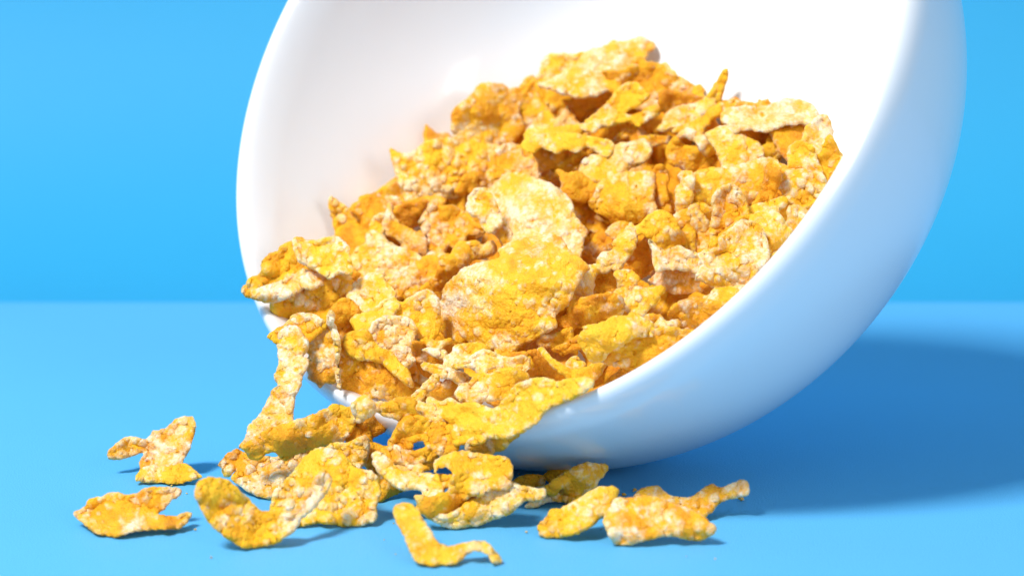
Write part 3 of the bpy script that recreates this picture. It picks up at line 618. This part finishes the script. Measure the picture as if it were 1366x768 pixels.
# ------------------------------------------------------------------ filler flakes under the visible layer
rng = np.random.RandomState(41)
HULL = np.array([345,385, 400,335, 445,290, 530,222, 610,150, 720,100, 860,75, 960,135, 1080,160, 1118,220, 1092,280, 1015,380, 895,474, 795,530, 690,572, 560,545, 470,505, 420,460, 370,420], float).reshape(-1, 2)
FILL = []
for gy in range(60, 580, 46):
    for gx in range(330, 1130, 52):
        c = np.array([gx + rng.uniform(-16, 16) + (26 if (gy // 46) % 2 else 0), gy + rng.uniform(-14, 14)])
        if not inside(c[None], HULL)[0]:
            continue
        n = 11
        rad = rng.uniform(32, 50)
        el, th = rng.uniform(.55, .95), rng.uniform(0, math.pi)
        pts = []
        for k in range(n):
            a = 2 * math.pi * k / n
            r = rad * rng.uniform(.75, 1.15)
            u, v = r * math.cos(a), r * el * math.sin(a)
            pts.append(c + (u * math.cos(th) - v * math.sin(th), u * math.sin(th) + v * math.cos(th)))
        pts = np.array(pts)
        ins = inside(pts, HULL)
        if ins.sum() < 5:
            continue
        pts = np.where(ins[:, None], pts, c + (pts - c) * 0.5)
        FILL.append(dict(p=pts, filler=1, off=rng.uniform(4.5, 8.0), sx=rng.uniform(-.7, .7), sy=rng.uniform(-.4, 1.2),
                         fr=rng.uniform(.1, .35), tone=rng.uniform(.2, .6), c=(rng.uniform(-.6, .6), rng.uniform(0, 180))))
N_FILL = len(FILL)
ALL = FILL + FL

# ------------------------------------------------------------------ depth of every flake
for i, f in enumerate(ALL):
    r = random.Random(1000 + i)
    f['seed'] = i + 1
    p = f['p']
    f['o'] = smooth_outline(p, rag=0.95, seed=i)
    c = np.array([(p[:, 0].min() + p[:, 0].max()) / 2, (p[:, 1].min() + p[:, 1].max()) / 2])
    f['ctr'] = c
    f['rad'] = max(8.0, 0.5 * math.sqrt(((p - c) ** 2).sum(1).max() * 2))
    f.setdefault('c', (r.uniform(-.5, .75), r.uniform(0, 180)))
    f.setdefault('sx', r.uniform(-.2, .2))
    f.setdefault('sy', .5)
    if f['sx'] > 0 and not f.get('filler') and r.random() < .6:
        f['sx'] *= -.8
    if 'lean' in f:
        (x1, y1, k1, v1), (x2, y2, k2, v2) = f['lean']
        z1 = rim_depth(x1, y1) + v1 * .001
        z2 = float(ground_depth(v2))
        mpx = 0.49 / FPX
        f['sx'] = f.get('sx2', 0.0)
        f['sy'] = (z1 - z2) / ((y2 - y1) * mpx)
        f['d0'] = z2 + f['sy'] * (y2 - c[1]) * mpx
    elif 'g' in f:
        f['d0'] = float(ground_depth(f['g'])) + 0.25 * (f['g'] - c[1]) * 0.00013
    else:
        f['d0'] = float(pile_depth(*c)) + f.get('off', 0) * .001
    f['base'] = f['d0']


def normals2(q):
    t = np.roll(q, -1, 0) - np.roll(q, 1, 0)
    t /= np.linalg.norm(t, axis=1)[:, None] + 1e-9
    nr = np.stack([t[:, 1], -t[:, 0]], 1)
    area = 0.5 * np.sum(q[:, 0] * np.roll(q[:, 1], -1) - np.roll(q[:, 0], -1) * q[:, 1])
    return nr if area > 0 else -nr


# every flake runs on a little way underneath the flakes that lie on it
for i, f in enumerate(ALL):
    if f.get('filler'):
        continue
    q = f['o']
    nr = normals2(q)
    push = np.zeros(len(q))
    for amt in (3.0, 6.0, 9.0):
        test = q + nr * amt
        hit = np.zeros(len(q), bool)
        for g in ALL[i + 1:]:
            if (g['p'].min(0) > test.max(0)).any() or (g['p'].max(0) < test.min(0)).any():
                continue
            hit |= inside(test, g['o'])
        push = np.where(hit & (push >= amt - 3.5), amt, push)
    ker = np.array([1, 2, 3, 2, 1]) / 9.0
    mn = np.minimum(np.minimum(push, np.roll(push, 1)), np.roll(push, -1))
    pp = np.concatenate([mn[-2:], mn, mn[:2]])
    f['o2'] = q + nr * np.convolve(pp, ker, 'valid')[:, None]
for f in ALL:
    if 'o2' in f:
        f['o'] = f['o2']


def rel_depth(f, X, Y):
    """depth of the flake's mid sheet against its centre, metres"""
    m = f['base'] / FPX
    x, y = X - f['ctr'][0], f['ctr'][1] - Y
    z = m * (f['sx'] * x + f['sy'] * y)
    k, ang = f['c']
    a = math.radians(ang)
    wv = x * math.cos(a) + y * math.sin(a)
    z = z + m * k * 0.5 * wv * wv / f['rad']
    for x1, y1, x2, y2, s in f.get('folds', ()):
        dx, dy = x2 - x1, y2 - y1
        L = math.hypot(dx, dy)
        d = (dx * (Y - y1) - dy * (X - x1)) / L
        z = z + m * s * 0.5 * (d + np.sqrt(d * d + 16.0))
    sd = f['seed']
    z = z + m * 13.0 * f.get('wav', 1) * fbm(X / 32.0 + sd * 7.7, Y / 32.0 + sd * 3.1, 2)
    return z


STEP = 3
for f in ALL:
    o = f['o']
    x0, y0 = np.floor(o.min(0) / STEP).astype(int)
    x1, y1 = np.ceil(o.max(0) / STEP).astype(int)
    gx, gy = np.meshgrid(np.arange(x0, x1 + 1), np.arange(y0, y1 + 1))
    P = np.stack([gx.ravel(), gy.ravel()], 1)
    P = P[inside(P * float(STEP), o)]
    f['cells'] = {(int(a), int(b)): n for n, (a, b) in enumerate(P)}
    f['P'] = P
    f['rel'] = rel_depth(f, P[:, 0] * float(STEP), P[:, 1] * float(STEP))

# the room each flake has between the bowl's walls
HIT = {}


def room(a, b):
    k = (a, b)
    if k not in HIT:
        HIT[k] = bowl_hits(a * STEP, b * STEP)
    return HIT[k]


TH_M = 0.00098
for f in ALL:
    lo, hi = [], []
    for n, (a, b) in enumerate(f['P']):
        if (a + b) % 2:
            continue
        h = room(int(a), int(b))
        if len(h) == 2:
            hi.append(h[0] - .0012 - f['rel'][n])
        elif len(h) >= 4:
            if f.get('front') or 'g' in f or 'lean' in f:
                hi.append(h[0] - .0010 - f['rel'][n])
            else:
                lo.append(h[1] + .0010 - f['rel'][n])
                hi.append(h[2] - .0012 - f['rel'][n])
    f['hi'] = np.percentile(hi, 6) if hi else 9.0
    f['lo'] = np.percentile(lo, 85) if lo else -9.0

pairs = []
for j in range(len(ALL)):
    cj = ALL[j]['cells']
    for i in range(j):
        a0, b0 = ALL[i]['P'].min(0), ALL[i]['P'].max(0)
        a1, b1 = ALL[j]['P'].min(0), ALL[j]['P'].max(0)
        if (a0 > b1).any() or (a1 > b0).any():
            continue
        ci = ALL[i]['cells']
        ov = [k for k in ci if k in cj]
        if len(ov) < 3:
            continue
        pairs.append((i, j, ALL[i]['rel'][[ci[k] for k in ov]] - ALL[j]['rel'][[cj[k] for k in ov]]))
for it in range(90):
    for f in ALL:
        f['d0'] += (f['base'] - f['d0']) * (0.04 if it < 70 else 0)
    for i, j, dr in pairs:
        fi, fj = ALL[i], ALL[j]
        gap = np.percentile(dr, 22) + fi['d0'] - fj['d0'] - 0.0014     # want >= 0: i lies behind j
        if gap < 0:
            if fi.get('filler') and not fj.get('filler'):
                fi['d0'] -= gap * .6
            else:
                fi['d0'] -= gap * .35
                fj['d0'] += gap * .35
    for f in ALL:
        f['d0'] = min(max(f['d0'], f['lo']), f['hi'])


# ------------------------------------------------------------------ meshes
PX = 2.1


def build_flake(f, name):
    o = f['o']
    sd = f['seed']
    r = np.random.RandomState(sd * 13 + 5)
    x0, y0 = o.min(0)
    x1, y1 = o.max(0)
    gx, gy = np.meshgrid(np.arange(x0, x1, PX), np.arange(y0, y1, PX * .87))
    gx = gx + (np.arange(gx.shape[0]) % 2)[:, None] * PX / 2
    P = np.stack([gx.ravel(), gy.ravel()], 1)
    P = P + r.uniform(-.35, .35, P.shape)
    P = P[inside(P, o)]
    P = P[edge_distance(P, o) > PX * .62]
    nb = len(o)
    V2 = np.vstack([o, P])
    res = geometry.delaunay_2d_cdt([Vector(v) for v in V2.tolist()], [], [list(range(nb))], 1, 1e-4)
    V2 = np.array([(v[0], v[1]) for v in res[0]])
    tri = [tuple(t) for t in res[2]]
    n = len(V2)
    ed = {}
    for t in tri:
        for a, b in zip(t, t[1:] + t[:1]):
            k = (min(a, b), max(a, b))
            ed[k] = ed.get(k, 0) + 1
    bnd = np.zeros(n, bool)
    for (a, b), c in ed.items():
        if c == 1:
            bnd[a] = bnd[b] = True
    D = edge_distance(V2, o)
    D[bnd] = 0
    X, Y = V2[:, 0], V2[:, 1]
    z = f['d0'] + rel_depth(f, X, Y)
    m = f['base'] / FPX
    # blisters and pits
    area = len(P) * PX * PX * .87
    bl = f.get('bl', r.uniform(.45, 1.1))
    cap = np.zeros(n)
    capb = np.zeros(n)
    if not f.get('filler'):
        nbl = int(area / 42 * min(1.4, bl + .2))
        for k in range(nbl):
            q = P[r.randint(len(P))] if len(P) else o[0]
            R = r.choice([r.uniform(1.8, 3.4), r.uniform(3, 5), r.uniform(5, 9)], p=[.62, .33, .05])
            h = R ** .85 * r.uniform(.22, .55)
            d2 = ((X - q[0]) ** 2 + (Y - q[1]) ** 2) / (R * R)
            s = np.clip(1 - d2 / 1.5, 0, 1)
            s = h * s * s
            if r.rand() < .72:
                cap += s
            else:
                np.maximum(capb, s, out=capb)
        npit = f.get('pits', int(area / 2600 + r.rand()))
        for k in range(npit):
            q = P[r.randint(len(P))] if len(P) else o[0]
            R = r.uniform(3.0, 5.5)
            d = np.hypot(X - q[0], Y - q[1]) / R
            cap += R * (.35 * np.exp(-((d - 1.15) / .35) ** 2) - .75 * np.exp(-(d / .75) ** 2))
    fine = fbm(X / 8.0 + sd * 2.3, Y / 8.0 + sd * 5.9, 4)
    wa = r.uniform(0, math.pi)
    wu, wv = X * math.cos(wa) + Y * math.sin(wa), Y * math.cos(wa) - X * math.sin(wa)
    wrk = 1.3 * vnoise(wu / 24.0 + sd * 3.3 + 9, wv / 7.5 + sd * 6.7) * r.uniform(.3, 1.1)
    curl = fbm(X / 15.0 + sd * 4.1, Y / 15.0 + sd * 8.3, 2) * np.exp(-D / 9.0) * 11.0
    lipc = r.uniform(-1, 1) * 9.0 * np.exp(-D / 7.0)
    cap = 4.5 * np.tanh(cap / 4.5)
    z = z - m * (cap * bl * 1.15 - capb * .6 * bl + fine * 2.6 + wrk * 2.4 + (0 if f.get('filler') else curl + lipc))
    half = TH_M * r.uniform(.85, 1.2) * .5 * np.sqrt(np.clip(1 - (1 - np.clip(D / 4.5, 0, 1)) ** 2, 0, 1))
    W = vec(X, Y, z)
    # normals of the sheet, towards the camera
    N = np.zeros((n, 3))
    T = np.array(tri)
    fn = np.cross(W[T[:, 1]] - W[T[:, 0]], W[T[:, 2]] - W[T[:, 0]])
    s = np.sign(fn @ -FWD)
    fn *= s[:, None]
    for k in range(3):
        np.add.at(N, T[:, k], fn)
    N /= np.linalg.norm(N, axis=1)[:, None] + 1e-15
    front = W + N * half[:, None]
    back = W - N * (half * (1 + .5 * vnoise(X / 5.0 + sd, Y / 5.0)))[:, None]
    # frost on raised blisters and large patches; rim highlights painted in too
    patch = fbm(X / 26.0 + sd * 9.1, Y / 26.0 + sd * 4.7, 3)
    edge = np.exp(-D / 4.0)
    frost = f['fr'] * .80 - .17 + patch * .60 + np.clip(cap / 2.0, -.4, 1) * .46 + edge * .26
    for qx, qy, qr, qa in f.get('pale', ()):
        frost = frost + qa * np.exp(-((X - qx) ** 2 + (Y - qy) ** 2) / (qr * qr))
    tone = f['tone'] + .10 + .45 * fbm(X / 18.0 + sd * 1.9, Y / 18.0 + sd * 6.1, 3)  # lowest tones also hold the shade of flakes sunk in hollows
    idx = np.full(n, -1)
    ii = np.where(~bnd)[0]
    idx[bnd] = np.where(bnd)[0]
    idx[ii] = n + np.arange(len(ii))
    V = np.vstack([np.where(bnd[:, None], W, front), back[ii]])
    faces = []
    for t, sg in zip(tri, s):
        a, b, c = t
        if sg < 0:
            a, c = c, a
        faces.append((a, b, c))
        q = tuple(int(idx[k]) for k in (c, b, a))
        faces.append(q)
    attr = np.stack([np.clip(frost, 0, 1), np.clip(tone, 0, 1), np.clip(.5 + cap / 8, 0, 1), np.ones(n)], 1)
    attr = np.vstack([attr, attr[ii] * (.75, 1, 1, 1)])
    if f.get('table'):
        # slide along the view until the lowest points touch the paper
        zl = np.partition(V[:, 2], 5)[5]
        ctr = vec(*f['ctr'], f['d0'])
        ray = (ctr - CAM) / np.linalg.norm(ctr - CAM)
        t = (zl - 0.0001) / -ray[2]
        if f.get('drop') is None:
            t = np.clip(t, -.03, .03)
        sc = 1 + t / np.linalg.norm(ctr - CAM)
        V = CAM + (V - CAM) * sc
    V[:, 2] = np.maximum(V[:, 2], 0.00015)
    loc = V.mean(0)
    loc[2] = V[:, 2].min()
    ob = mesh_object(name, V, faces, M_FLAKE, loc=loc)
    ca = ob.data.color_attributes.new('frost_light_tone', 'FLOAT_COLOR', 'POINT')
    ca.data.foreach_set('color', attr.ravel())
    return ob


for f in ALL:
    ob = build_flake(f, 'cornflake')
    ob['category'] = 'cornflake'
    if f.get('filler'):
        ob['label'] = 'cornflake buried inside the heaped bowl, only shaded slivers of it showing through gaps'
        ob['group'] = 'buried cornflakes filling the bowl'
    else:
        ob['label'] = f['label']
        ob['group'] = 'cornflakes spilled on the table' if 'g' in f or 'lean' in f else 'cornflakes heaped in the bowl'

# ------------------------------------------------------------------ specks
r = np.random.RandomState(77)
speck = None
for k in range(34):
    px, py = r.normal(520, 260), r.uniform(610, 760)
    if not 20 < px < 1150:
        continue
    gz = float(ground_depth(py))
    c = vec(px, py, gz)
    if speck is None:
        R = 0.00022
        V = [np.array([math.cos(a) * math.sin(b) * 1.4, math.sin(a) * math.sin(b), 1 + .7 * math.cos(b)]) * R * (1 + .3 * r.uniform(-1, 1))
             for b in (0.3, 1.1, 1.9, 2.8) for a in np.linspace(0, 2 * math.pi, 7)[:6]]
        FC = [(i * 6 + k2, i * 6 + (k2 + 1) % 6, (i + 1) * 6 + (k2 + 1) % 6, (i + 1) * 6 + k2) for i in range(3) for k2 in range(6)] + [tuple(range(5, -1, -1)), tuple(range(18, 24))]
        V = np.array(V)
        V[:, 2] -= V[:, 2].min() - .00004
        speck = ob = mesh_object('speck', V, FC, M_FLAKE, loc=(0, 0, 0))
        ca = ob.data.color_attributes.new('frost_light_tone', 'FLOAT_COLOR', 'POINT')
        ca.data.foreach_set('color', np.tile([.5, .6, .5, 1.0], len(V)))
        ob['label'] = 'speck of golden cereal dust scattered on the blue table'
        ob['category'] = 'speck'
        ob['group'] = 'specks of cereal dust on the table'
    else:
        ob = speck.copy()
        COL.objects.link(ob)
    ob.location = (c[0], c[1], 0.0)
    sc = r.uniform(.35, 1.0)
    ob.scale = (sc, sc, sc)
    ob.rotation_euler = (0, 0, r.uniform(0, 6))
print('largest flake depth', [f['d0'] for f in FL if f['label'].startswith('largest')], 'range', min(f['d0'] for f in FL), max(f['d0'] for f in FL))
print('flakes', len(FL), 'filler', N_FILL, 'pairs', len(pairs))


# ------------------------------------------------------------------ crumbs
for z, x, y, size, words in (('M', 545, 388, 9, 'tiny golden crumb left of the domed brown flake on the table'),
                             ('M', 603, 362, 8, 'tiny golden crumb behind the domed brown flake on the table'),
                             ('M', 1148, 412, 11, 'tiny pale crumb under the raised arm of the furthest right flake'),
                             ('J', 655, 640, 5, 'tiniest pale crumb right of the double winged brown flake'),
                             ('L', 815, 545, 5, 'tiniest pale crumb left of the slanted oval flake with white spots')):
    px, py = x / 3.841 + ZO[z][0], y / 3.841 + ZO[z][1]
    gz = float(ground_depth(py + 1))
    c = vec(px, py + 1, gz)
    R = size / 3.841 * gz / FPX
    r = np.random.RandomState(x)
    V, FC = [], []
    nu, nv = 12, 8
    for i in range(nv + 1):
        for k in range(nu):
            a, b = 2 * math.pi * k / nu, math.pi * i / nv
            d = np.array([math.sin(b) * math.cos(a) * 1.3, math.sin(b) * math.sin(a), math.cos(b) * .8])
            V.append(c + np.array([0, 0, R * .7]) + d * R * (1 + (.35 * r.uniform(-1, 1) if 0 < i < nv else 0)))
    for i in range(nv):
        for k in range(nu):
            k2 = (k + 1) % nu
            FC.append((i * nu + k, (i + 1) * nu + k, (i + 1) * nu + k2, i * nu + k2))
    V = np.array(V)
    V[:, 2] += .0001 - V[:, 2].min()
    ob = mesh_object('crumb', V, FC, M_FLAKE, loc=(c[0], c[1], 0))
    ca = ob.data.color_attributes.new('frost_light_tone', 'FLOAT_COLOR', 'POINT')
    ca.data.foreach_set('color', np.tile([.35, .6, .5, 1.0], len(V)))
    ob['label'] = words
    ob['category'] = 'crumb'
    ob['group'] = 'crumbs on the table'
